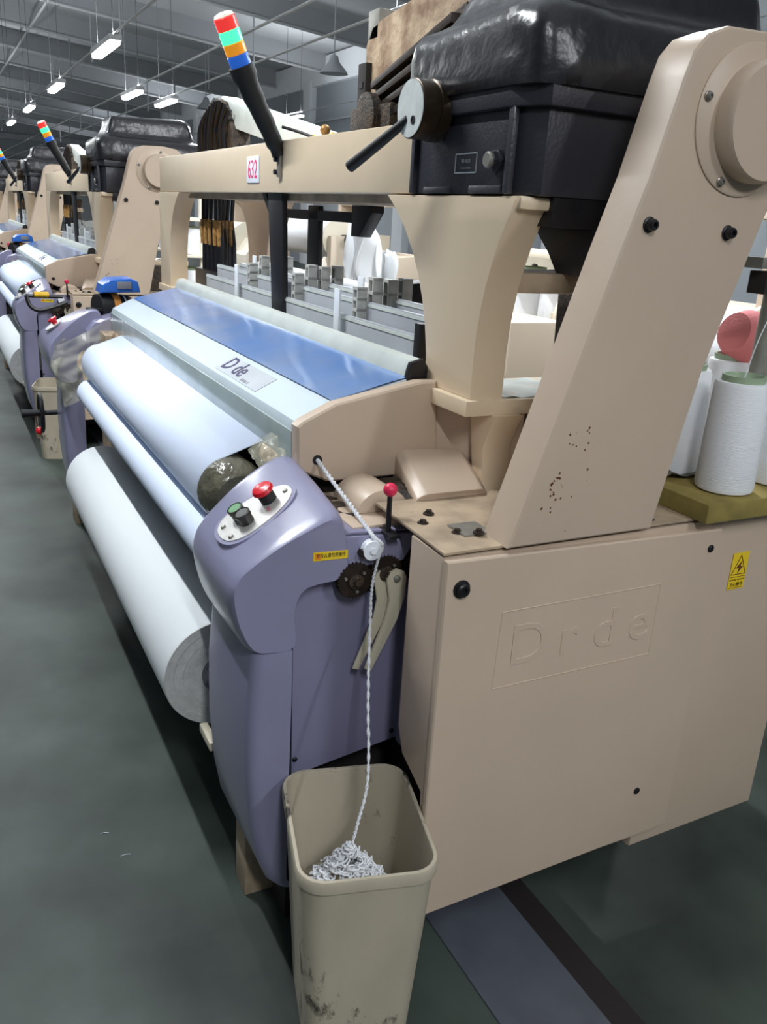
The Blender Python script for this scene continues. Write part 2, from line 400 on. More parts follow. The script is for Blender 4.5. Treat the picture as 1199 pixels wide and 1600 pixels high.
for (cy_, cz_, n_, sp) in ((0.930,1.070,16,0.016),(0.955,1.16,5,0.010),(0.985,1.165,5,0.008),(0.935,1.03,6,0.03),(1.0,1.06,4,0.04)):
    for _ in range(n_):
        y_ = cy_+rnd.gauss(0,sp*0.6); z_ = cz_+rnd.gauss(0,sp); r_ = rnd.uniform(0.0008,0.0028)
        ch.prism([(y_+r_*rnd.uniform(.6,1.3)*math.cos(a), z_+r_*rnd.uniform(.6,1.5)*math.sin(a)) for a in [k*1.047 for k in range(6)]], 'x', XF-0.0002, XF+0.0004)
cho = P('paint_chips', ch, 'ink_brown', post); cho['kind'] = 'stuff'
P('foot_bracket', G().box(-1.26,-1.20,0.80,0.86,0.966,0.972), 'grey_metal', post)
for (x, y, z) in ((-1.29,0.765,0.966),(-1.225,0.80,0.966),(-1.20,0.83,0.972),(-1.17,1.21,0.966),(-1.33,0.80,0.968)):
    P('top_screw', G().lathe([(0.011,0),(0.011,0.003),(0.007,0.004),(0.006,0.009),(0,0.009)], 10, Matrix.Translation((x,y,z))), 'gear')
# ---- gearbox
gb = P('gearbox', G().prism([(-1.775,0.955),(-1.40,0.955),(-1.335,0.985),(-1.335,1.56),(-1.775,1.56)], 'z', 1.552, 1.70, 0.006), 'black_paint')
P('gearbox_band', G().prism([(-1.795,0.94),(-1.395,0.94),(-1.318,0.975),(-1.318,1.58),(-1.795,1.58)], 'z', 1.698, 1.738, 0.004), 'black_paint', gb)
for x in (-1.752, -1.392): P('gearbox_rib', G().box(x-0.008, x+0.008, 0.944, 0.957, 1.553, 1.70, 0.003), 'black_paint', gb)
P('gearbox_lip', G().box(-1.70, -1.60, 0.946, 0.957, 1.553, 1.566, 0.003), 'black_paint', gb)
P('gearbox_lip', G().box(-1.52, -1.41, 0.946, 0.957, 1.553, 1.568, 0.003), 'black_paint', gb)
nx0, nx1, nz0, nz1, ny = -1.588, -1.510, 1.592, 1.627, 0.9545
fr = G()
for a in (((nx0,nz0),(nx1,nz0)),((nx1,nz0),(nx1,nz1)),((nx1,nz1),(nx0,nz1)),((nx0,nz1),(nx0,nz0))):
    fr.tube([(a[0][0],ny,a[0][1]),(a[1][0],ny,a[1][1])], 0.0014, 6)
P('nameplate_frame', fr, 'steel', gb)
text('nameplate_lettering', 'BR ALFI', 0.010, axes((-1.549,ny-0.0003,1.613),(1,0,0),(0,0,1)), 'steel', gb, 0.0003)
text('nameplate_lettering', 'Transmission', 0.007, axes((-1.549,ny-0.0003,1.601),(1,0,0),(0,0,1)), 'ink_grey', gb, 0.0003)
P('sight_plug', G().lathe([(0.021,0),(0.021,0.008),(0.017,0.009),(0.017,0.018),(0.013,0.022),(0,0.022)], 6, axes((-1.436,0.955,1.611),(1,0,0),(0,0,1))), 'black_paint', gb)
P('sight_plug', G().lathe([(0.0145,0),(0.0145,0.024),(0.012,0.027),(0,0.027)], 24, axes((-1.436,0.955,1.611),(1,0,0),(0,0,1))), 'grey_metal', gb)
dm = axes((-1.655,0.945,1.708),(1,0,-0.0),(0,0,1))
P('dial', G().lathe([(0.058,0),(0.058,0.022),(0.054,0.024),(0.056,0.026),(0.056,0.062),(0.053,0.064),(0,0.064)], 40, dm), 'bronze', gb)
P('dial_face', G().lathe([(0.0535,0.0638),(0.0535,0.0655),(0,0.0655)], 40, dm), 'dial_white', gb)
P('dial_hole', G().lathe([(0.0085,0.0655),(0.0085,0.067),(0.005,0.067),(0.005,0.066),(0,0.066)], 16, axes(dm @ Vector((0.016,-0.022,0)),(1,0,0),(0,0,1))), 'black', gb)
P('dial_handle', G().tube([(-1.668,0.885,1.69),(-1.74,0.86,1.648),(-1.823,0.83,1.60)], [0.009,0.011,0.0125], 12), 'black_rubber', gb)
for (y, z) in ((1.075,1.537),): P('gearbox_bolt', G().lathe([(0.02,0),(0.02,0.006),(0.014,0.008),(0.014,0.02),(0,0.02)], 6, axes((-1.335 if z>1.55 else -1.36,y,z),(0,1,0),(0,0,1))), 'black_paint', gb)
P('gearbox_pan', G().prism([(-1.575,1.513),(-1.33,1.513),(-1.33,1.41),(-1.465,1.41),(-1.50,1.45)], 'y', 1.14, 1.36, 0.004), 'black_paint', gb)
P('gearbox_foot', G().box(-1.66, -1.34, 1.02, 1.36, 1.50, 1.553, 0.003), 'black', gb)
# ---- top beam
beam = P('overhead_beam', G().box(-4.165, -1.775, 0.955, 1.13, 1.553, 1.698, 0.005), 'beige_light')
P('number_plate', G().box(-2.905, -2.785, 0.9515, 0.9555, 1.582, 1.662, 0.001), 'plate_white', beam)
text('number_digits', '632', 0.078, axes((-2.845,0.951,1.620),(1,0,0),(0,0,1)), 'ink_pink', beam, 0.0004, sx=0.80)
P('beam_rail', G().box(-4.0, -1.80, 1.0, 1.22, 1.532, 1.553), 'beige_grimy_shaded')
# ---- signal tower
tw = P('signal_tower', G().tube(smoothpath([(-2.592,0.948,1.655),(-2.592,0.935,1.685),(-2.59,0.905,1.74),(-2.585,0.868,1.80),(-2.58,0.832,1.868)],4), [0.020]*4+[0.025]*4+[0.027]*4+[0.030]*3+[0.036]*2, 16), 'black_rubber')
P('tower_bracket', G().box(-2.604,-2.580,0.945,0.954,1.596,1.672,0.002), 'grey_metal', tw)
for z in (1.610, 1.645): P('tower_bolt', G().lathe([(0.008,0),(0.008,0.008),(0,0.008)], 6, axes((-2.604,0.945,z),(1,0,0),(0,0,1))), 'black', tw)
d0 = Vector((-2.58,0.832,1.868)); dd = Vector((0.012,-0.042,0.088)).normalized()
P('tower_collar', G().cyl(d0-dd*0.02, d0+dd*0.012, 0.0365, 0.0365, 24), 'black_rubber', tw)
q = d0 + dd*0.012
for nm, mt, L in (('lens','lens_blue',0.030),('lens','lens_yellow',0.030),('lens','lens_green',0.032),('lens','lens_red',0.034)):
    P(nm, G().tube([q, q+dd*0.001, q+dd*(L-0.003), q+dd*L], [0.0275,0.030,0.030,0.0275], 24), mt, tw); q = q + dd*L
P('tower_cap', G().tube([q, q+dd*0.006, q+dd*0.010], [0.028,0.025,0.012], 24), 'lens_white', tw)
# ---- frame legs (brackets)
def arc(p0, p1, c, n=8):
    return [((1-t)**2*p0[0]+2*t*(1-t)*c[0]+t*t*p1[0], (1-t)**2*p0[1]+2*t*(1-t)*c[1]+t*t*p1[1]) for t in [k/n for k in range(n+1)]]
bp = arc((-1.874,1.550),(-1.638,1.158),(-1.655,1.42)) + [(-1.452,1.158)] + arc((-1.452,1.20),(-1.358,1.54),(-1.46,1.40)) + [(-1.358,1.550)]
P('frame_leg', G().prism(bp, 'y', 0.95, 1.03, 0.004), 'beige_light')
P('frame_leg_lip', G().box(-1.40,-1.352,0.955,1.045,1.527,1.551,0.008), 'beige_light')
P('warp_frame_leg', G().prism([(-1.84,1.0),(-1.86,1.40),(-1.90,1.50),(-1.60,1.50),(-1.74,1.40),(-1.76,1.0)], 'y', 1.46, 1.52, 0.004), 'dark_grease')
P('cross_beam', G().box(-1.58,-1.44,1.02,1.50,1.372,1.412,0.006), 'beige_grimy_shaded')
P('leg_plate', G().prism([(-1.66,0.935),(-1.44,0.935),(-1.44,1.50),(-1.66,1.50)], 'z', 1.125, 1.158, 0.004), 'beige_light')
P('lint_sheet', G().grid(lambda u,v: (-1.64+0.19*u, 1.035+0.30*v, 1.160+0.006*noise.noise((u*7,v*9,0))), 12, 14), 'ledge_white')
P('pedestal_leg', G().prism([(-1.525,1.127),(-1.425,1.127),(-1.445,1.09),(-1.462,1.05),(-1.455,0.99),(-1.43,0.955),(-1.49,0.955)], 'y', 1.0, 1.07, 0.004), 'beige_light')
P('pedestal_block', G().box(-1.66,-1.36,1.09,1.35,0.93,1.125,0.004), 'dark_grease')
bp = [(-4.165,1.552),(-4.165,1.150),(-3.985,1.150)] + arc((-3.985,1.20),(-3.80,1.552),(-4.0,1.46))
P('frame_leg', G().prism(bp, 'y', 0.95, 1.03, 0.004), 'beige_light')
P('leg_plate', G().box(-4.18,-3.86,0.94,1.50,1.122,1.152,0.004), 'beige_light')
# middle rear leg seen through the opening, T shaped
bp = arc((-4.33,1.552),(-4.06,1.30),(-4.07,1.52)) + [(-4.06,1.0),(-3.85,1.0)] + arc((-3.80,1.25),(-3.66,1.552),(-3.80,1.46))
P('warp_frame_leg', G().prism(bp, 'y', 1.34, 1.42, 0.004), 'beige')
# ---- side shield
sh = [(0.632,0.995),(0.628,1.088),(0.640,1.098),(0.712,1.132),(0.912,1.172),(0.95,1.172),(0.965,1.0),(0.93,0.965),(0.70,0.965)]
shd = P('side_shield', G().prism(sh, 'x', -1.625, -1.585, 0.01, 3), 'beige')
P('side_shield_return', G().prism([(-1.60,0.95),(-1.60,0.965),(-1.45,1.10),(-1.45,1.085)], 'z', 0.965, 1.15, 0.003), 'beige', shd)
P('rope_hole', G().lathe([(0.0105,0),(0.0105,0.0015),(0.007,0.0016),(0,0.0012)], 16, axes((-1.585,0.674,1.016),(0,1,0),(0,0,1))), 'black', shd)
# humps on the cabinet top
P('ledge_plate', G().prism([(-1.585,0.66),(-1.37,0.66),(-1.37,0.86),(-1.585,0.86)], 'z', 0.935, 0.943, 0.002), 'beige')
ap = [(0.700,0.943)] + [(0.757-0.057*math.cos(t), 0.943+0.046*math.sin(t)) for t in [math.pi*k/14 for k in range(1,14)]] + [(0.814,0.943)]
P('round_hump_cover', G().prism(ap, 'x', -1.555, -1.435, 0.004), 'beige')
g = G(); bt = [(-1.60,0.862),(-1.408,0.815),(-1.412,0.985),(-1.58,1.03)]; tp = [(-1.575,0.868),(-1.404,0.840),(-1.402,0.968),(-1.545,0.995)]
g.loft([[(x,y,0.963) for x,y in bt], [(x,y,0.972+(0.045 if x<-1.5 else 0.0)) for x,y in bt], [(x,y,1.028 if x<-1.5 else 0.982) for x,y in tp]])
g._bev(g.bm.edges[:], 0.006, 2)
P('slanted_box_cover', g, 'beige')
P('greasy_lint', G().grid(lambda u,v: (-1.62+0.2*u, 0.60+0.11*v, 0.940+0.015*noise.noise((u*9,v*9,1))+0.008*math.sin(3.14*u)*math.sin(3.14*v)), 12, 10), 'dark_grease')
P('greasy_lint', G().grid(lambda u,v: (-1.60+0.17*u, 0.80+0.07*v, 0.955+0.012*noise.noise((u*9,v*9,4))+0.022*math.sin(3.14*u)*math.sin(3.14*v)), 12, 8), 'dark_grease')
# ---- control housing (purple)
HX0, HX1 = -1.645, -1.34
def house(name, x0, x1, parent=None, mirror=False, dy=0.0, dz=0.0):
    prof_n = [(0.452,0.728),(0.425,0.78),(0.412,0.845),(0.420,0.876),(0.440,0.898),(0.500,0.936),(0.555,0.962),(0.605,0.982),(0.628,0.972),(0.640,0.930),(0.640,0.86),(0.56,0.845),(0.535,0.80),(0.537,0.722),(0.49,0.716)]
    prof_f = [(0.455,0.715),(0.432,0.765),(0.420,0.825),(0.424,0.858),(0.440,0.888),(0.500,0.950),(0.560,0.995),(0.610,1.020),(0.640,1.012),(0.650,0.97),(0.650,0.86),(0.56,0.845),(0.535,0.80),(0.532,0.712),(0.49,0.704)]
    def sm(p, n=3):
        out = []; m = len(p)
        for i in range(m):
            p0, p1, p2, p3 = [Vector(p[(i+k) % m]) for k in (-1, 0, 1, 2)]
            for k in range(n):
                t = k/n; v = 0.5*((2*p1)+(p2-p0)*t+(2*p0-5*p1+4*p2-p3)*t*t+(3*p1-p0-3*p2+p3)*t**3); out.append((v.x, v.y))
        return out
    prof_n, prof_f = sm(prof_n), sm(prof_f)
    if mirror: prof_n, prof_f = prof_f, prof_n
    prof_n = [(a+dy, b+dz) for a, b in prof_n]; prof_f = [(a+dy, b+dz) for a, b in prof_f]
    g = G()
    def ring(p, x, s=1.0):
        cy = sum(a for a,b in p)/len(p); cz = sum(b for a,b in p)/len(p)
        return [(x, cy+(a-cy)*s, cz+(b-cz)*s) for a,b in p]
    rings = []
    for x, t, s in ((x0,1,0.91),(x0+0.005,0.98,0.95),(x0+0.014,0.95,0.98),(x0+0.03,0.9,1.0),((x0+x1)/2,0.5,1.012),(x1-0.03,0.1,1.004),(x1-0.014,0.05,0.988),(x1-0.005,0.02,0.965),(x1,0,0.94)):
        p = [(n[0]*(1-t)+f[0]*t, n[1]*(1-t)+f[1]*t) for n, f in zip(prof_n, prof_f)]
        rings.append(ring(p, x, s))
    g.loft(rings)
    return P(name, g, 'purple', parent, 50)
hs = house('control_housing', HX0, HX1)
def leg(name, x0, x1, zt=0.722):
    rows = [(zt,0.458,0.532),(0.60,0.447,0.532),(0.45,0.447,0.531),(0.33,0.456,0.530),(0.25,0.470,0.530),(0.19,0.492,0.530),(0.165,0.515,0.530)]
    g = G(); rings = []
    for z, y0, y1 in rows:
        r = 0.028
        pts = []
        for k in range(5):
            a = math.pi + k*math.pi/8; pts.append((x0+r+r*math.cos(a), y0+r+r*math.sin(a), z))
        for k in range(5):
            a = 1.5*math.pi + k*math.pi/8; pts.append((x1-r+r*math.cos(a), y0+r+r*math.sin(a), z))
        pts += [(x1, max(y1, y0+r+0.001), z), (x0, max(y1, y0+r+0.001), z)]
        rings.append(pts)
    g.loft(rings); return P(name, g, 'purple', smooth=50)
leg('housing_leg', HX0+0.01, HX1)
P('machine_foot', G().box(-1.59,-1.52,0.50,0.58,0.0,0.20,0.004), 'beige_grimy_shaded')  # darker paint stands in for the shade on this foot
P('machine_foot', G().box(-1.50,-1.42,0.56,0.60,0.0,0.30,0.003), 'dark_base')
P('machine_foot', G().box(-4.25,-4.15,0.50,0.58,0.0,0.20,0.004), 'beige_grimy_shaded')
# oval button panel on the sloped top
tn = Vector((-1.49,0.487,0.9365)); 
ov = axes(tn, (0.02,0.83,0.52), (-1,0,0.09))      # u: up the slope, v: away from the near side
ov.translation = Vector((-1.487,0.508,0.950)) 
nrm = (ov.to_3x3() @ Vector((0,0,1)))
if nrm.z < 0: ov = ov @ Matrix.Rotation(math.pi, 4, 'X')
def oval(a, b, h0, h1, n=40):
    return [[ov @ Vector((a*math.copysign(abs(math.cos(t))**0.85, math.cos(t)), b*math.copysign(abs(math.sin(t))**0.85, math.sin(t))*(1-0.18*math.cos(t)), h)) for t in [2*math.pi*k/n for k in range(n)]] for h in (h0, h1)]
P('button_panel_rim', G().loft(oval(0.090,0.061,-0.02,0.0010)), 'purple', hs)
P('button_panel', G().loft(oval(0.082,0.053,-0.02,0.0030)), 'panel_metal', hs)
def btn(u, v, name, prof, m, n=24): return P(name, G().lathe([(r*1.13, h*1.1) for r, h in prof], n, ov @ Matrix.Translation((u, v, 0.003))), m, hs)
btn(0.035,0.006,'button_collar',[(0.0145,0),(0.0145,0.016),(0.012,0.020),(0,0.020)],'black_rubber')
btn(0.035,0.006,'emergency_button',[(0.012,0.019),(0.0185,0.021),(0.0195,0.024),(0.017,0.029),(0.010,0.0315),(0,0.032)],'red')
for vv, mt, top in ((0.016,'green',0), (-0.014,'black_btn',1)):
    btn(-0.028+0.004*top,vv,'button_collar',[(0.013,0),(0.013,0.013),(0.0145,0.014),(0.0145,0.021),(0.0125,0.022),(0.0125,0.020),(0,0.020)],'black_btn')
    btn(-0.028+0.004*top,vv,'push_button',[(0.0118,0.0195),(0.0118,0.0212),(0,0.0214)],mt)
for u, v in ((0.070,-0.002),(-0.066,0.020),(-0.066,-0.026)): btn(u, v, 'panel_screw', [(0.0048,0),(0.0048,0.0015),(0.003,0.003),(0,0.0032)], 'screw', 12)
text('panel_lettering', '停止', 0.008, ov @ Matrix.Translation((0.022,-0.022,0.0034)) @ Matrix.Rotation(R(-90),4,'Z'), 'ink_pink', hs, 0.0001)
# purple side sheets below and behind the housing
P('side_sheet', G().prism([(0.550,0.412),(0.545,0.822),(0.550,0.842),(0.565,0.852),(0.675,0.852),(0.675,0.80),(0.790,0.80),(0.790,0.448)], 'x', -1.382, -1.375, 0.002), 'purple_sheet')
P('side_sheet_flange', G().box(-1.375,-1.268,0.788,0.794,0.440,0.82), 'purple_sheet')
for y, z in ((0.776,0.466),(0.556,0.452)): bolt(y, z, 0.004, -1.375, 'black', 0.003)
lg = P('ledge_body', G().prism([(0.625,0.872),(0.625,0.935),(0.640,0.935),(0.79,0.926),(0.79,0.905),(0.775,0.895),(0.76,0.872),(0.70,0.872)], 'x', -1.50, -1.345, 0.004), 'purple')
P('ledge_top', G().prism([(0.60,0.938),(0.80,0.931),(0.80,0.935),(0.60,0.942)], 'x', -1.56, -1.352), 'purple_sheet')
P('ledge_slot', G().box(-1.43,-1.424,0.645,0.70,0.933,0.937), 'black', lg)
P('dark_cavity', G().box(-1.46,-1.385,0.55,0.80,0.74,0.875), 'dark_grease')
P('warning_label', G().prism([(0.568,0.898),(0.568,0.915),(0.637,0.912),(0.637,0.896)], 'x', -1.346, -1.3385), 'yellow', hs)
P('warning_label_mark', G().prism([(0.571,0.9005),(0.571,0.9125),(0.583,0.912),(0.583,0.900)], 'x', -1.339, -1.3380), 'orange', hs)
text('warning_label_lettering', '警告△请勿进操作', 0.0095, axes((-1.3381,0.603,0.9062),(0,1,-0.03),(0,0,1)), 'ink_black', hs, 0.0002, sx=0.78)
# gears
def gear(y, z, r, x0, x1, n=28):
    g = G(); p = []
    for k in range(n*2):
        rr = r if k % 2 else r*0.90
        a = math.pi*k/n; p.append((y+rr*math.cos(a), z+rr*math.sin(a)))
    g.prism(p, 'x', x0, x1); o = P('gear_wheel', g, 'gear')
    P('gear_hub', G().lathe([(r*0.42,0),(r*0.42,0.006),(r*0.3,0.008),(r*0.16,0.008),(r*0.16,0.014),(0,0.014)], 16, axes((x1,y,z),(0,1,0),(0,0,1))), 'dark_grease', o)
    for a in (40, 160, 280): P('gear_bolt', G().lathe([(0.003,0),(0.003,0.004),(0,0.004)], 8, axes((x1,y+r*0.6*math.cos(R(a)),z+r*0.6*math.sin(R(a))),(0,1,0),(0,0,1))), 'grey_metal', o)
gear(0.655, 0.847, 0.037, -1.352, -1.338); gear(0.722, 0.852, 0.037, -1.356, -1.343)
# hand lever
def lever(x0, x1, dy, m='lever_beige'):
    c = [(0.739,0.842),(0.742,0.80),(0.733,0.76),(0.712,0.71),(0.693,0.668),(0.688,0.655)]
    wd = [0.021,0.016,0.013,0.010,0.008,0.007]
    L = []; Rr = []
    for i,(y,z) in enumerate(c):
        a = Vector(c[max(i-1,0)]); b = Vector(c[min(i+1,len(c)-1)]); t = (b-a).normalized(); nn = Vector((-t.y, t.x))
        L.append((y+dy+nn.x*wd[i], z+nn.y*wd[i])); Rr.append((y+dy-nn.x*wd[i], z-nn.y*wd[i]))
    top = [(0.739+dy+0.0215*math.cos(a), 0.842+0.0215*math.sin(a)) for a in [R(20+k*20) for k in range(8)]]
    return P('hand_lever', G().prism(L+Rr[::-1]+[p for p in top], 'x', x0, x1, 0.0015) if False else G().prism(L[::-1][:]+[ (0.739+dy+0.0215*math.cos(R(a)), 0.842+0.0215*math.sin(R(a))) for a in (10,45,90,135,170)]+Rr, 'x', x0, x1, 0.0015) if (L[0][0] > Rr[0][0]) else G().prism(Rr[::-1]+[ (0.739+dy+0.0215*math.cos(R(a)), 0.842+0.0215*math.sin(R(a))) for a in (10,45,90,135,170)]+L, 'x', x0, x1, 0.0015), m)
lv = lever(-1.335,-1.327,0.0)
P('lever_pivot', G().lathe([(0.007,0),(0.007,0.004),(0.004,0.006),(0,0.006)], 14, axes((-1.327,0.738,0.845),(0,1,0),(0,0,1))), 'grey_metal', lv)
lever(-1.343,-1.339,-0.022)
# pulley
P('rope_pulley', G().lathe([(0.019,0),(0.020,0.003),(0.013,0.007),(0.013,0.010),(0.020,0.014),(0.019,0.017),(0.006,0.017),(0.006,0.022),(0,0.022)], 24, axes((-1.345,0.684,0.908),(0,1,0),(0,0,1))), 'plate_white')
P('pulley_nut', G().lathe([(0.009,0),(0.009,0.016),(0,0.016)], 6, axes((-1.345,0.668,0.902),(0,1,0),(0,0,1))), 'gear')
# ball lever
bl = P('ball_lever', G().tube([(-1.345,0.722,0.935),(-1.345,0.722,1.008)], [0.0055,0.005], 12), 'black')
P('lever_ball', G().ball((-1.345,0.722,1.020), 0.0135, 20), 'pinkred', bl)
P('lever_base', G().box(-1.375,-1.315,0.712,0.735,0.932,0.938,0.001), 'black', bl)
# ---- rollers and cloth
P('guide_roller', G().cyl((-3.50,0.503,0.786),(-1.66,0.503,0.786),0.046,n=32), 'gear')
P('guide_roller_cloth', G().cyl((-3.475,0.503,0.786),(-1.70,0.503,0.786),0.05,n=40), 'cloth')
P('breast_roller', G().cyl((-3.50,0.553,0.898),(-1.80,0.553,0.898),0.074,n=40), 'grey_metal')
P('breast_roller_wrap', G().lathe([(0.076,0.0),(0.0765,0.03),(0.07,0.06),(0.05,0.085),(0.03,0.09)], 28, axes((-1.815,0.553,0.898),(0,1,0),(0,0,1))), 'bag_dark')
P('press_roller', G().cyl((-3.62,0.655,0.975),(-1.70,0.655,0.975),0.036,n=24), 'rust')
def cloth_path():
    p = []
    p.append((0.70,1.035)); p.append((0.645,1.012))
    for k in range(13):
        a = R(118 + k*11); p.append((0.553+0.077*math.cos(a), 0.898+0.077*math.sin(a)))
    return p
cp = cloth_path(); g = G()
g.loft([[(x, y, z) for y, z in cp] for x in (-3.475, -1.80)], closed=False, cap=False)
def fab(o):
    md = o.modifiers.new('thick', 'SOLIDIFY'); md.thickness = 0.002; return o
fab(P('cloth_sheet', g, 'cloth', smooth=60))
P('cloth_beam_bracket', G().box(-1.70,-1.62,0.50,0.60,0.30,0.42,0.004), 'dark_base')
P('roll_rest', G().box(-1.73,-1.64,0.455,0.475,0.325,0.347,0.003), 'lever_beige')
P('roll_rest', G().box(-3.75,-3.45,0.50,0.56,0.25,0.28,0.003), 'dark_base')
# ---- table cover
prof = [(0.638,1.000),(0.634,1.012),(0.634,1.072),(0.642,1.088),(0.714,1.124),(0.905,1.172),(0.905,1.155),(0.72,1.105),(0.66,1.075),(0.66,1.0)]
cv = P('table_cover', G().prism(prof, 'x', -3.69, -1.626, 0.003), 'cover_white')
P('cover_front_strip', G().box(-3.692,-1.628,0.6305,0.636,1.0,1.070,0.002), 'cover_edge', cv)
def filmpt(u, v):
    y0, z0, y1, z1 = 0.722, 1.1275, 0.90, 1.172
    x = -3.68 + 2.05*u
    return (x, y0+(y1-y0)*v, z0+(z1-z0)*v + 0.0022 + 0.0016*noise.noise((x*3, v*2.2, 0)))
P('blue_film', G().grid(filmpt, 90, 12), 'blue_film', cv)
um = Vector((1,0,0)); vm = Vector((0,0.072,0.036)).normalized()
nm = axes((-2.28,0.678,1.1063)+Vector((0,0,0)) if False else Vector((-2.085,0.679,1.1068)), um, vm)
g = G().box(-0.165,0.165,-0.031,0.031,0,0.0012); g.xf(nm); P('brand_plate', g, 'plate_silver', cv)
text('brand_lettering', 'D', 0.072, nm @ Matrix.Translation((-0.123,0.002,0.0015)), 'ink_purple', cv, 0.0003, 0.0006, sx=1.15)
text('brand_lettering', 'de', 0.072, nm @ Matrix.Translation((-0.030,0.002,0.0015)), 'ink_purple', cv, 0.0003, 0.0006, sx=1.1)
text('brand_lettering', 'TEXTILE  R', 0.012, nm @ Matrix.Translation((0.06,-0.022,0.0015)), 'ink_grey', cv, 0.0002)
# ---- ledge behind the table
P('reed_ledge', G().prism([(0.905,1.155),(0.905,1.182),(0.918,1.206),(0.940,1.210),(0.945,1.195),(0.95,1.155)], 'x', -3.72, -1.64, 0.002), 'ledge_white')
P('reed_ledge_end', G().prism([(0.895,1.165),(0.90,1.19),(0.905,1.205),(0.935,1.213),(0.948,1.195),(0.945,1.165)], 'x', -1.64, -1.625, 0.002), 'black')
# heald frames: boards behind one another
ys = [0.985, 1.025, 1.065, 1.105, 1.145]
tops = [1.245, 1.285, 1.262, 1.295, 1.27]
for k, (y, t) in enumerate(zip(ys, tops)):
    hf = P('heald_frame', G().box(-3.52+0.02*k, -1.735, y, y+0.012, 1.12, t, 0.001), 'alu')
    P('heald_frame_edge', G().box(-3.52+0.02*k, -1.735, y-0.002, y, t-0.012, t-0.004), 'ledge_white', hf)
P('frame_sticker', G().box(-1.93,-1.755,0.9825,0.985,1.165,1.195), 'plate_white')
P('frame_end_block', G().box(-1.755,-1.725,0.978,1.03,1.19,1.275,0.004), 'black')
P('frame_end_post', G().box(-1.74,-1.71,1.05,1.09,1.12,1.42,0.004), 'black')
def slotted(x, y, z0, z1, mt='guide', wd=0.03):
    """flat guide with three slots: a frame of bars"""
    g = G(); n = 3; h = (z1-z0)
    g.box(x-wd/2, x-wd/2+0.005, y, y+0.03, z0, z1, 0.001); g.box(x+wd/2-0.005, x+wd/2, y, y+0.03, z0, z1, 0.001)
    for k in range(n+1): g.box(x-wd/2, x+wd/2, y, y+0.03, z0+h*k/n-(0.004 if k else 0), z0+h*k/n+0.004, 0)
    o = P('frame_guide', g, mt)
    P('guide_slot_back', G().box(x-wd/2+0.002, x+wd/2-0.002, y+0.018, y+0.028, z0+0.002, z1-0.004), 'dark_base', o); return o
for xb in (-3.06, -2.62, -2.165):
    a, b = (xb, -0.022)
    for k in range(4):
        z1 = 1.318 + (0.0 if k == 0 else 0.022 + 0.004*(k % 2))
        slotted(xb+0.045+0.006*k, 0.995+0.042*k, 1.235, z1)
    if xb != -2.62:
        P('guide_strip', G().box(xb-0.028, xb+0.008, 0.966, 0.972, 1.196, 1.312, 0.003), 'white_plastic')
        P('guide_strip', G().box(xb-0.018, xb+0.018, 1.03, 1.036, 1.26, 1.345, 0.003), 'white_plastic')
# black hangers
P('black_hanger', G().prism([(-2.755,1.552),(-2.63,1.552),(-2.605,1.19),(-2.705,1.19)], 'y', 0.972, 0.992, 0.003), 'black')
P('black_hanger', G().box(-2.88,-2.785,1.16,1.18,1.24,1.525,0.006), 'black')
P('hanger_bar', G().box(-3.18,-2.42,1.16,1.185,1.478,1.51,0.004), 'black')
P('hanger_block', G().prism([(-2.50,1.53),(-2.36,1.53),(-2.36,1.51),(-2.44,1.44),(-2.50,1.44)], 'y', 1.15, 1.19, 0.003), 'black')
P('hanger_brace', G().prism([(-2.82,1.552),(-2.79,1.552),(-2.70,1.48),(-2.71,1.455)], 'y', 0.975, 0.985), 'black')
# harness cables hanging at the far side
for k in range(13):
    x = -3.82 + 0.0205*k; y = 1.06 + 0.03*(k % 3); dx = random.uniform(-0.022, 0.022)
    c = P('harness_cable', G().tube([(x,y,1.55),(x+dx,y,1.45),(x+dx*0.5,y+0.005,1.36),(x-dx,y,1.19)], [0.009,0.008,0.011,0.011], 6), 'black')
    P('cable_spring', G().tube([(x+dx,y-0.003,1.45),(x+dx*0.8,y-0.004,1.40),(x+dx*0.5,y-0.003,1.35)], [0.0095,0.0105,0.0095], 6), 'copper', c)
P('harness_block', G().box(-3.90,-3.52,1.04,1.16,1.17,1.245,0.006), 'black')
# warp roller and machine core
wr_ = P('warp_roller', G().cyl((-3.75,1.30,1.232),(-2.36,1.30,1.232),0.056,n=40), 'yarn')
P('warp_flange', G().prism([(1.23,1.13),(1.23,1.26),(1.26,1.32),(1.34,1.33),(1.38,1.26),(1.38,1.13)], 'x', -2.36, -2.29, 0.01), 'black', wr_)
P('warp_sheet', G().prism([(1.17,1.10),(1.29,1.17),(1.29,1.18),(1.17,1.115)], 'x', -3.6, -2.4), 'yarn')
P('interior_shade_block', G().box(-3.66,-1.66,0.66,1.75,0.06,0.90,0.01), 'dark_base')  # dark block standing in for the shaded interior under the table
P('inner_side_frame', G().prism([(0.60,0.10),(0.60,0.90),(0.66,0.925),(1.60,0.925),(1.60,0.10)], 'x', -1.66, -1.44, 0.005), 'dark_base')
P('inner_side_frame', G().prism([(0.60,0.10),(0.60,0.98),(1.60,0.98),(1.60,0.10)], 'x', -3.86, -3.66, 0.005), 'beige_grimy_shaded')
P('end_cabinet', G().box(-4.20,-3.86,0.66,1.45,0.16,0.97,0.01), 'beige')
P('table_core', G().box(-3.68,-1.63,0.70,0.98,0.88,1.10), 'dark_base')
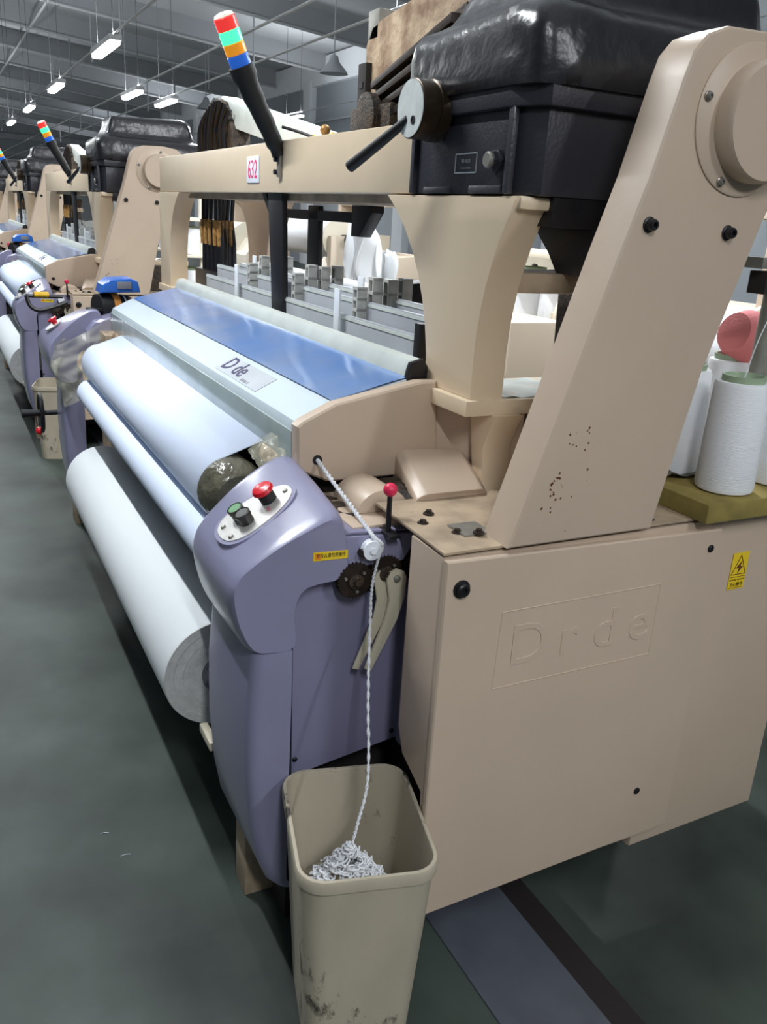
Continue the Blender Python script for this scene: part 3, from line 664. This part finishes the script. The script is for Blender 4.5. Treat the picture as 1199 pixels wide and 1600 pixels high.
# ---- far control housing and leg, hand wheel
fh = house('drive_housing', -4.18, -3.84, mirror=True, dy=-0.025, dz=0.045)
leg('housing_leg', -4.14, -3.86, 0.80)
P('housing_arm', G().prism([(0.55,0.98),(0.58,1.02),(0.68,1.045),(0.74,1.02),(0.74,0.92),(0.55,0.90)], 'x', -4.1, -3.80, 0.02, 3), 'purple')
P('display_panel', G().prism([(0.58,1.045),(0.66,1.055),(0.665,1.062),(0.58,1.056)], 'x', -4.0, -3.90), 'black', fh)
P('round_button_panel', G().lathe([(0.04,0),(0.04,0.004),(0,0.004)], 24, axes((-4.02,0.445,0.975),(0,0.8,0.55),(-1,0,0))), 'panel_metal', fh)
P('stop_button', G().lathe([(0.012,0.0),(0.012,0.02),(0.02,0.022),(0.02,0.03),(0,0.034)], 20, axes((-4.02,0.455,0.980),(0,0.8,0.55),(-1,0,0))), 'red', fh)
hw = P('hand_wheel', G().lathe([(0.012,-0.05),(0.012,0.05),(0.02,0.052),(0.02,0.06),(0,0.06)], 14, axes((-4.22,0.44,0.545),(0,0,1),(-1,0,0))), 'black')
g = G(); ring = [Vector((-4.22,0.385,0.545)) + Vector((0.07*math.cos(a),0,0.085*math.sin(a))) for a in [2*math.pi*k/24 for k in range(25)]]
g.tube(ring, 0.010, 8); P('wheel_rim', g, 'black', hw)
P('wheel_handle', G().tube([(-4.22,0.385,0.545),(-4.22,0.30,0.545)], [0.014,0.02], 12), 'black', hw)
P('wheel_grip', G().ball((-4.22,0.372,0.46),0.018,12), 'red', hw)
# ---- weft feeder at the far end
fd = P('weft_feeder', G().lathe([(0.0,-0.09),(0.055,-0.085),(0.06,-0.05),(0.06,0.0),(0.05,0.01),(0.05,0.05),(0.038,0.08),(0,0.085)], 28, axes((-3.98,0.70,1.062),(-1,-0.35,0),(0,0,1))), 'black_rubber')
P('feeder_ring', G().lathe([(0.056,-0.03),(0.064,-0.03),(0.064,0.0),(0.056,0.0)], 28, axes((-3.98,0.70,1.062),(-1,-0.35,0),(0,0,1)), cap=False), 'amber', fd)
P('feeder_ring', G().lathe([(0.05,0.028),(0.053,0.028),(0.053,0.034),(0.05,0.034)], 28, axes((-3.98,0.70,1.062),(-1,-0.35,0),(0,0,1)), cap=False), 'white_plastic', fd)
P('feeder_head', G().prism([(0.63,1.125),(0.64,1.16),(0.67,1.183),(0.76,1.19),(0.79,1.175),(0.80,1.13)], 'x', -4.05, -3.90, 0.012, 3), 'blue_dev', fd)
P('feeder_window', G().box(-3.91,-3.895,0.70,0.76,1.145,1.175,0.002), 'ink_grey', fd)
P('feeder_stem', G().cyl((-3.98,0.72,0.93),(-3.98,0.72,1.09),0.018,n=12), 'grey_metal', fd)
# ---- dobby arm and mechanism above the beam
db = P('dobby_block', G().prism([(-4.02,1.70),(-4.03,1.78),(-3.95,1.80),(-3.90,1.90),(-3.80,1.93),(-3.66,1.90),(-3.56,1.80),(-3.54,1.70)], 'y', 1.10, 1.18, 0.01), 'dark_grease')
for k in range(12):
    x = -3.98+0.035*k
    P('dobby_lever', G().tube(smoothpath([(x,1.09,1.70),(x+random.uniform(-.02,.02),1.085,1.80),(x+0.03,1.10,1.86+0.05*math.sin(k*0.28))],4), 0.008, 6), 'black' if k % 2 else 'bronze', db)
P('dobby_arm', G().prism([(-3.80,1.835),(-3.80,1.915),(-3.74,1.93),(-2.72,1.748),(-2.60,1.72),(-2.62,1.69),(-2.90,1.69)], 'y', 1.12, 1.19, 0.006), 'ledge_white')
P('dobby_cable', G().tube(smoothpath([(-2.60,0.96,1.735),(-2.56,1.0,1.722),(-2.5,1.05,1.70)],4), 0.005, 6), 'black')
rb = P('dobby_head', G().prism([(-2.60,1.70),(-2.60,1.98),(-2.56,2.03),(-2.0,2.10),(-2.0,1.70)], 'y', 1.22, 1.36, 0.008), 'rust')
P('dobby_recess', G().prism([(-2.49,1.71),(-2.49,1.88),(-2.01,2.0),(-2.01,1.71)], 'y', 1.205, 1.224), 'dark_grease', rb)
for k in range(4): P('dobby_slat', G().prism([(-2.45,1.845-0.035*k),(-2.45,1.862-0.035*k),(-2.02,1.975-0.042*k),(-2.02,1.953-0.042*k)], 'y', 1.17, 1.21, 0.002), 'gear', rb)
P('dobby_comb', G().box(-2.605,-2.55,1.20,1.225,1.76,1.93,0.004), 'dark_base', rb)
for k in range(4): P('dobby_comb_slot', G().box(-2.59,-2.565,1.197,1.201,1.765+0.032*k,1.782+0.032*k), 'black', rb)
P('dobby_comb', G().box(-2.59,-2.52,1.22,1.30,1.99,2.07,0.004), 'grey_metal', rb)
P('dobby_wheel', G().lathe([(0.05,0),(0.062,0.005),(0.062,0.03),(0.05,0.035),(0,0.035)], 24, axes((-2.42,1.17,1.77),(1,0,0.1),(0,0,1))), 'dark_grease', rb)
P('dobby_drive', G().box(-2.56,-2.30,1.16,1.22,1.698,1.80,0.006), 'dark_grease', rb)
P('dobby_valve', G().ball((-2.56,1.08,1.735),0.016,12), 'copper', rb)
P('dobby_valve', G().box(-2.64,-2.46,1.06,1.10,1.698,1.71,0.002), 'grey_metal', rb)
for x in (-2.62,-2.48): P('dobby_valve', G().ball((x,1.07,1.715),0.010,10), 'yellow', rb)

# ---- black vinyl cover draped over the gearbox: a thing of its own
def leather_cover():
    """rings of a rounded rectangle from the band up, with folds"""
    cx, cy = -1.555, 1.275
    rows = [(1.732,0.243,0.338),(1.75,0.244,0.339),(1.78,0.243,0.338),(1.81,0.240,0.336),(1.838,0.234,0.330),(1.856,0.222,0.318),(1.866,0.200,0.296),(1.876,0.182,0.272),(1.895,0.172,0.258),(1.93,0.166,0.250),(1.965,0.160,0.242),(1.985,0.148,0.228),(1.993,0.12,0.19),(1.996,0.05,0.07)]
    rings = []
    for z, a, b in rows:
        p = []; n = 120
        for k in range(n):
            t = 2*math.pi*k/n + math.pi/n
            e = 0.16
            x = a*math.copysign(abs(math.cos(t))**e, math.cos(t)); y = b*math.copysign(abs(math.sin(t))**e, math.sin(t))
            d = Vector((x, y)).normalized()
            # soft drape folds running diagonally up from the hem, plus broad dents
            fold = noise.noise(((x+y)*7+z*10, (x-y)*2.5, z*4))*0.018 + noise.noise((x*4, y*4, z*9+5))*0.012 + abs(noise.noise(((x-y)*12-z*16, z*5, 2.0)))*0.016 + abs(noise.noise(((x+y)*20+z*24, z*14, 6.0)))*0.008
            amp = 0.25 if z < 1.74 else 1.0
            sag = noise.noise((x*6,y*6,z*2))*0.014*(1 if z > 1.76 else 0)
            p.append((cx+x+d.x*fold*amp, cy+y+d.y*fold*amp, z + sag))
        rings.append(p)
    g = G().loft(rings)
    return build('gearbox_vinyl_cover', g, 'leather', smooth=70, origin=(cx, cy, 1.735))
lc = leather_cover()
tag(lc, 'wrinkled black vinyl cover draped over the nearest gearbox', 'cover', 'black covers on the loom gearboxes')

# ---- cloth roll
def cloth_roll(label):
    ctr = (-2.635, 0.530, 0.43)
    t = thing('cloth_roll', ctr, label, 'cloth roll', 'finished cloth rolls on the looms')
    prof = [(0.139,0),(0.1405,0.004),(0.1405,1.666),(0.139,1.67)]
    build('cloth_layers', G().lathe(prof, 64, axes((-3.47,0.530,0.43),(0,1,0),(0,0,1))), 'cloth_roll', t)
    ef = G()
    ef.lathe([(0.139,0.0),(0.1385,0.002),(0.118,0.0035),(0.116,0.0022),(0.095,0.004),(0.093,0.0025),(0.072,0.004),(0.070,0.003),(0.05,0.004)], 64, axes((-1.80,0.530,0.43),(0,1,0),(0,0,1)), cap=False)
    build('cloth_end_layers', ef, 'cloth_edge', t)
    build('roll_core', G().lathe([(0.048,0),(0.048,0.012),(0.044,0.012),(0.044,0.0)], 32, axes((-1.80,0.530,0.43),(0,1,0),(0,0,1)), cap=False), 'core', t)
    build('roll_shaft', G().cyl((-3.72,0.530,0.43),(-1.655,0.530,0.43),0.022,n=16), 'gear', t)
    return t
cr = cloth_roll('big roll of finished white cloth low on the loom numbered 632')

# ---- waste bin
def rrect(a, b, r, z, n=6):
    p = []
    for (sx, sy, a0) in ((1,1,0),(-1,1,90),(-1,-1,180),(1,-1,270)):
        for k in range(n+1):
            t = R(a0+90*k/n); p.append((sx*(a-r)+r*math.cos(t), sy*(b-r)+r*math.sin(t), z))
    return p
BINM = Matrix.Translation((-1.172,0.600,0)) @ Matrix.Rotation(R(-14.5),4,'Z')
def waste_bin(label):
    t = thing('waste_bin', (-1.172,0.600,0), label, 'bin', 'beige waste bins beside the looms')
    a, b, h = 0.158, 0.126, 0.446
    g = G()
    rings = [rrect(a*0.80,b*0.78,0.04,0.0), rrect(a*0.96,b*0.95,0.045,h-0.03), rrect(a*0.97,b*0.96,0.045,h-0.002), rrect(a*0.945,b*0.935,0.042,h-0.002), rrect(a*0.78,b*0.75,0.036,0.012)]
    g.loft(rings); g.xf(BINM); build('bin_body', g, 'bin', t, 40)
    g = G(); rr = [rrect(a*0.965,b*0.955,0.045,h-0.026), rrect(a,b,0.05,h-0.024), rrect(a*1.005,b*1.005,0.05,h-0.006), rrect(a*0.99,b*0.988,0.05,h), rrect(a*0.95,b*0.94,0.045,h), rrect(a*0.94,b*0.93,0.042,h-0.01)]
    g.loft(rr, cap=False); g.xf(BINM); build('bin_rim', g, 'bin', t, 50)
    return t
wb = waste_bin('dirty beige waste bin catching the white cord at the front')
# heap of yarn waste and the cord
g = G()
for k in range(260):
    u = random.random(); a = random.uniform(0, 2*math.pi); r = 0.062*math.sqrt(u)
    hc = 0.085*(1-math.sqrt(u))
    base = BINM @ Vector((0.062 + r*math.cos(a)*0.9, -0.024 + r*math.sin(a)*1.15, 0.345 + hc))
    pts = []; ph = random.uniform(0,6.28); rr = random.uniform(0.006,0.011); tl = random.uniform(-0.8,0.8)
    for j in range(9):
        t = ph + j*0.75
        pts.append(base + Vector((rr*math.cos(t), rr*math.sin(t)*math.cos(tl), rr*math.sin(t)*math.sin(tl)*0.8 + 0.0015*j)))
    g.tube(pts, 0.0019, 5)
heap = build('yarn_waste_heap', g, 'rope', origin=BINM @ Vector((0.062,-0.024,0.35))); heap['kind'] = 'stuff'
tag(heap, 'curly heap of white yarn waste inside the front bin', 'yarn waste')
g = G(); g.grid(lambda u, v: BINM @ Vector(((u-0.5)*0.235, (v-0.5)*0.165, 0.24 + 0.02*noise.noise((u*6,v*6,2)))), 14, 14)
fl_ = build('bin_contents', g, 'bin_fill', wb)
def rope_obj():
    P0 = [(-1.588,0.674,1.016),(-1.575,0.675,1.012),(-1.50,0.678,0.988),(-1.42,0.683,0.961),(-1.36,0.687,0.940)]
    P1 = [(-1.337,0.690,0.930),(-1.331,0.701,0.920),(-1.330,0.704,0.908),(-1.331,0.698,0.890)]
    P2 = [(-1.325,0.685,0.84),(-1.30,0.672,0.78),(-1.24,0.645,0.66),(-1.17,0.618,0.53),(-1.142,0.588,0.46),(-1.132,0.572,0.42)]
    path = smoothpath(P0+P1+P2, 26)
    g = G(); n = len(path)
    for s in (0, 1):
        pts = []
        for i, p in enumerate(path):
            ph = i*0.85 + s*math.pi; k = (0.0024 if i < n*0.45 else 0.0015) + (0.0012*noise.noise((i*0.4, s, 0)) if i > n*0.4 else 0)
            d = (path[min(i+1,n-1)] - path[max(i-1,0)]).normalized()
            a = d.cross(Vector((0.3,1,0.2))).normalized(); b = d.cross(a)
            pts.append(p + a*k*math.cos(ph) + b*k*math.sin(ph))
        g.tube(pts, [0.0027 if i < n*0.45 else 0.0017+0.0007*noise.noise((i*0.8,s*3,1)) for i in range(n)], 6)
    return build('selvage_cord', g, 'rope', origin=(-1.33,0.69,0.91))
rp = tag(rope_obj(), 'twisted white cord running over the pulley down into the bin', 'cord')

# ---- plastic bag wrapped round the far housing
def bag_fn(u, v):
    a = R(-60 + 230*u)
    y = 0.535 - 0.125*math.cos(a)*(0.9+0.15*math.sin(v*5)); x = -3.80 + 0.07*math.sin(a)
    z = 0.985 - 0.26*v - 0.06*math.cos(a)
    n = noise.noise((u*7, v*6, 3))*0.028
    return (x+n, y+n*0.6, z+n*0.5)
pb = build('plastic_bag', G().grid(bag_fn, 44, 30), 'bag', smooth=80, origin=(-3.8,0.53,0.7))
tag(pb, 'crumpled clear plastic bag wrapped round the far purple housing', 'plastic bag')
def wrap_fn(u, v):
    x = -1.74 + 0.10*u; y = 0.575 + 0.10*v; n = noise.noise((u*5,v*6,8))*0.016
    return (x+n*0.5, y, 1.005 + 0.035*math.sin(v*2.6) - 0.03*u + n)
pw = build('plastic_wrap', G().grid(wrap_fn, 16, 16), 'bag', smooth=80, origin=(-1.7,0.62,1.0))
tag(pw, 'scrap of clear plastic film tucked behind the near control housing', 'plastic film')

# ================================================================== more looms along the row
D = 4.35
names = ['beige and purple loom standing right behind the one numbered 632', 'third loom along the row with a lit signal tower', 'fourth loom along the row at the left edge']
for k in range(1, 4):
    off = Vector((-D*k, 0, 0))
    o = copy_tree(loom, skip=('number_plate', 'number_digits', 'dobby_head', 'dobby_cable')); o.location = LO + off; o['label'] = names[k-1]; o['group'] = 'looms along the row'
    c = copy_tree(lc); c.location = lc.location + off; c['label'] = ['black vinyl cover over the gearbox of the second loom', 'black vinyl cover over the gearbox of the third loom', 'black vinyl cover over the gearbox of the fourth loom'][k-1]
    c = copy_tree(cr); c.location = cr.location + off; c['label'] = ['white cloth roll low on the second loom of the row', 'white cloth roll low on the third loom of the row', 'white cloth roll low on the fourth loom of the row'][k-1]
    if k == 1:
        c = copy_tree(wb); c.location = wb.location + off + Vector((0.05,0,0)); c['label'] = 'beige waste bin standing by the second loom behind the hand wheel'
loom['group'] = 'looms along the row'
# crank handle lying on the second loom
t = thing('crank_handle', (-5.45,0.60,0.93), 'black crank handle with yellow grip on the second loom housing', 'handle')
build('crank_frame', G().tube(smoothpath([(-5.38,0.46,0.965),(-5.37,0.475,0.91),(-5.37,0.52,0.885),(-5.39,0.60,0.90),(-5.42,0.68,0.925)],5), 0.012, 8), 'black', t)
build('crank_bar', G().tube([(-5.38,0.46,0.965),(-5.43,0.66,0.955)], 0.010, 8), 'black', t)
build('crank_grip', G().tube([(-5.385,0.50,0.972),(-5.40,0.58,0.970)], 0.016, 10), 'rubber_yellow', t)

# ================================================================== yarn packages on the rear board, right
t = thing('foam_board', (-1.30,1.62,0.966), 'yellowish board carrying white yarn packages at the right edge', 'board')
build('board_slab', G().box(-1.62,-1.108,1.298,2.1,0.967,1.008,0.006), 'foam', t)
build('board_film', G().grid(lambda u,v: (-1.60+0.34*u, 1.33+0.25*v, 1.018+0.014*noise.noise((u*6,v*6,0))+0.025*(1-u)), 16, 12), 'bag_dark', t)
def package(x, y, z, r, h, label, m='yarn', group='white yarn packages behind the loom', tip=True):
    t = thing('yarn_package', (x, y, z), label, 'yarn package', group)
    build('yarn_winding', G().lathe([(r*0.86,0),(r*0.96,h*0.015),(r,h*0.05),(r*0.93,h*0.96),(r*0.88,h*0.99),(r*0.5,h)], 36, Matrix.Translation((x,y,z))), m, t)
    if tip: build('yarn_tube', G().lathe([(r*0.72,h*0.985),(r*0.72,h*1.05),(r*0.64,h*1.05),(r*0.62,h*0.95)], 24, Matrix.Translation((x,y,z)), cap=False), 'cone_tip', t)
    return t
package(-1.182,1.415,1.009,0.0585,0.225,'nearest white yarn package at the right edge on the board')
package(-1.335,1.415,1.009,0.0585,0.225,'white yarn package half hidden behind the slanted post')
package(-1.19,1.575,1.009,0.0585,0.225,'white yarn package cut off by the right edge')
package(-1.42,1.65,1.009,0.0585,0.225,'white yarn package at the back of the board behind the slanted post')
t = thing('creel_stand', (-1.30,1.62,1.0), 'grey metal creel post with crossbar over the yarn packages', 'stand')
build('creel_post', G().cyl((-1.27,1.56,1.008),(-1.27,1.56,1.75),0.020,n=16), 'grey_metal', t)
build('creel_bar', G().box(-1.29,-1.245,1.48,2.1,1.445,1.467,0.002), 'grey_metal', t)
build('creel_bar', G().box(-1.29,-1.245,1.50,2.1,1.395,1.44,0.002), 'dark_base', t)
for k,(y,z) in enumerate(((1.62,1.28),(1.72,1.24))):
    t2 = thing('pink_yarn_cone', (-1.36+0.02*k,y+0.06,z), ['pink yarn cone on the creel left of the post', 'pink yarn cone on the creel at the right edge'][k], 'yarn package', 'pink yarn cones on the creel')
    build('yarn_winding', G().lathe([(0.03,-0.07),(0.066,-0.06),(0.06,0.04),(0.045,0.07),(0.02,0.075)], 28, Matrix.Translation((-1.40+0.10*k,y+0.06,z)) @ Matrix.Rotation(R(75),4,'X')), 'yarn_pink', t2)
    build('cone_peg', G().cyl((-1.40+0.10*k,y+0.05,z),(-1.32+0.04*k,1.72,z),0.008,n=8), 'black', t2)
g = G().tube(smoothpath([(-1.182,1.415,1.235),(-1.19,1.44,1.30),(-1.22,1.50,1.36),(-1.24,1.55,1.46)],6), 0.0012, 5)
tag(build('yarn_thread', g, 'rope', origin=(-1.165,1.375,1.22)), 'single white thread rising from the nearest yarn package', 'thread')

# ================================================================== background behind the looms
def creel_rack(x, y, label, n=5, z0=0.75):
    t = thing('creel_rack', (x, y, 0), label, 'rack', 'creel racks behind the looms')
    for dx in (0, 1.3):
        build('rack_post', G().box(x+dx-0.03, x+dx+0.03, y-0.03, y+0.03, 0, 1.62, 0.004), 'cream', t)
    for z in (0.62, 1.02, 1.36): build('rack_shelf', G().box(x-0.06, x+1.36, y-0.2, y+0.2, z, z+0.025, 0.003), 'cream', t)
    return t
pk = 0
wh = ['far left', 'left', 'middle', 'right']
def rack_full(x, y, label, which):
    creel_rack(x, y, label)
    for zi, z in enumerate((0.645, 1.045)):
        for k in range(5):
            package(x+0.12+0.27*k, y-0.05, z, 0.11, 0.25, f'{["first","second","third","fourth","fifth"][k]} white yarn package from the left on the {"lower" if zi == 0 else "upper"} shelf of the {which} creel rack', group=f'white yarn packages on the {which} creel rack')
rack_full(-10.0, 2.4, 'cream creel rack of yarn packages seen through the far opening', 'far')
rack_full(-4.6, 2.75, 'cream creel rack of yarn packages behind the heald frames', 'middle')
# white rolls on stands
def beam_stand(x0, x1, y, z, r, label):
    t = thing('warp_beam', ((x0+x1)/2, y, 0), label, 'warp beam', 'white warp beams stored behind')
    build('warp_yarn', G().cyl((x0,y,z),(x1,y,z),r,n=40), 'yarn', t)
    for x in (x0-0.02, x1+0.0): build('beam_flange', G().cyl((x,y,z),(x+0.02,y,z),r*1.15,n=36), 'cream', t)
    for x in (x0-0.10, x1+0.06):
        build('stand_leg', G().box(x-0.02,x+0.04,y-0.12,y+0.12,0,z+0.02,0.004), 'cream2', t)
    build('beam_shaft', G().cyl((x0-0.14,y,z),(x1+0.14,y,z),0.03,n=12), 'gear', t)
beam_stand(-6.55,-5.35,2.4,1.35,0.125,'large white warp beam behind the black hangers')
beam_stand(-3.2,-2.2,2.7,1.10,0.16,'white warp beam low behind the right opening')
# row of machine backs beyond
def machine_back(x, y, label, mt='cream'):
    t = thing('weaving_machine', (x, y, 0), label, 'loom', 'machine backs beyond the row')
    build('machine_body', G().prism([(y-0.3,0.0),(y-0.35,0.9),(y-0.2,1.12),(y+0.3,1.15),(y+0.3,0.0)], 'x', x-0.7, x+0.7, 0.02), mt, t)
    build('control_box', G().prism([(y-0.32,0.92),(y-0.38,1.02),(y-0.36,1.25),(y-0.25,1.32),(y+0.1,1.32),(y+0.1,0.92)], 'x', x-0.35, x+0.25, 0.02), 'cream', t)
    build('control_knob', G().lathe([(0.02,0),(0.02,0.03),(0,0.03)], 14, axes((x+0.25,y-0.15,1.2),(0,1,0),(0,0,1))), 'black', t)
    build('drive_motor', G().cyl((x-0.1,y-0.5,0.75),(x+0.2,y-0.5,0.75),0.13,n=24), 'dark_grease', t)
    build('machine_post', G().box(x-0.68,x-0.60,y-0.1,y+0.1,1.1,1.62,0.01), 'beige', t)
    build('machine_shelf', G().box(x-0.7,x+0.7,y-0.1,y+0.1,1.60,1.66,0.01), 'cream2', t)
lab = ['cream machine back seen through the frame opening beside the slanted post', 'cream machine back behind the right end of the heald frames', 'cream machine back in the middle distance behind the hangers', 'cream machine back behind the far opening', 'cream machine back at the far end of the second row']
for k, (x, y) in enumerate(((-1.55,2.75),(-3.9,3.9),(-6.0,4.4),(-8.6,4.2),(-12.5,4.2))): machine_back(x, y, lab[k], ['cream','cream2'][k % 2])
def drape(u, v, c, w, h, s):
    n = noise.noise((u*5+s, v*7, s)); m = noise.noise((u*13, v*6, s+7))
    return (c[0]+(u-0.5)*w*(0.7+0.4*v)+0.07*n, c[1]+0.09*noise.noise((u*6, v*5, s+7))+0.03*m, max(0.004, c[2]+h*(1-v)+0.05*n*(1-v)))
for k, (c, w, h, lb) in enumerate((((-4.92,2.35,0.0),0.42,1.52,'white plastic sheet draped behind the right end of the beam'), ((-5.15,2.6,0.0),0.5,1.30,'milky plastic sheet bundled behind the black hangers'))):
    o = build('plastic_sheet', G().grid(lambda u, v: drape(u, v, c, w, h, k*11+2), 30, 40), 'white_plastic', smooth=80, origin=(c[0],c[1],c[2]))
    o.modifiers.new('thick', 'SOLIDIFY').thickness = 0.004
    tag(o, lb, 'plastic sheet', 'plastic sheets over the yarn')
# loose yarn scraps on the aisle floor
for k, (x, y, a, L) in enumerate(((-1.86,0.235,1.3,0.020),(-1.76,0.265,1.5,0.024))):
    c_, s_ = math.cos(a), math.sin(a)
    g = G().tube(smoothpath([(x,y,0.001),(x+L*0.5*c_-0.002*s_,y+L*0.5*s_+0.002*c_,0.0015),(x+L*c_,y+L*s_,0.001)],5), 0.0008, 5)
    tag(build('yarn_scrap', g, 'rope', origin=(x,y,0)), ['short white yarn scrap on the aisle floor farther from the bin', 'short white yarn scrap on the aisle floor nearer the bin'][k], 'yarn scrap')
# carton and blue tray behind
tag(build('cardboard_box', G().box(-3.55,-2.95,2.1,2.4,0.0,1.12,0.004), 'cream2', origin=(-3.25,2.25,0.0)), 'tan box standing behind the right part of the heald frames', 'box')
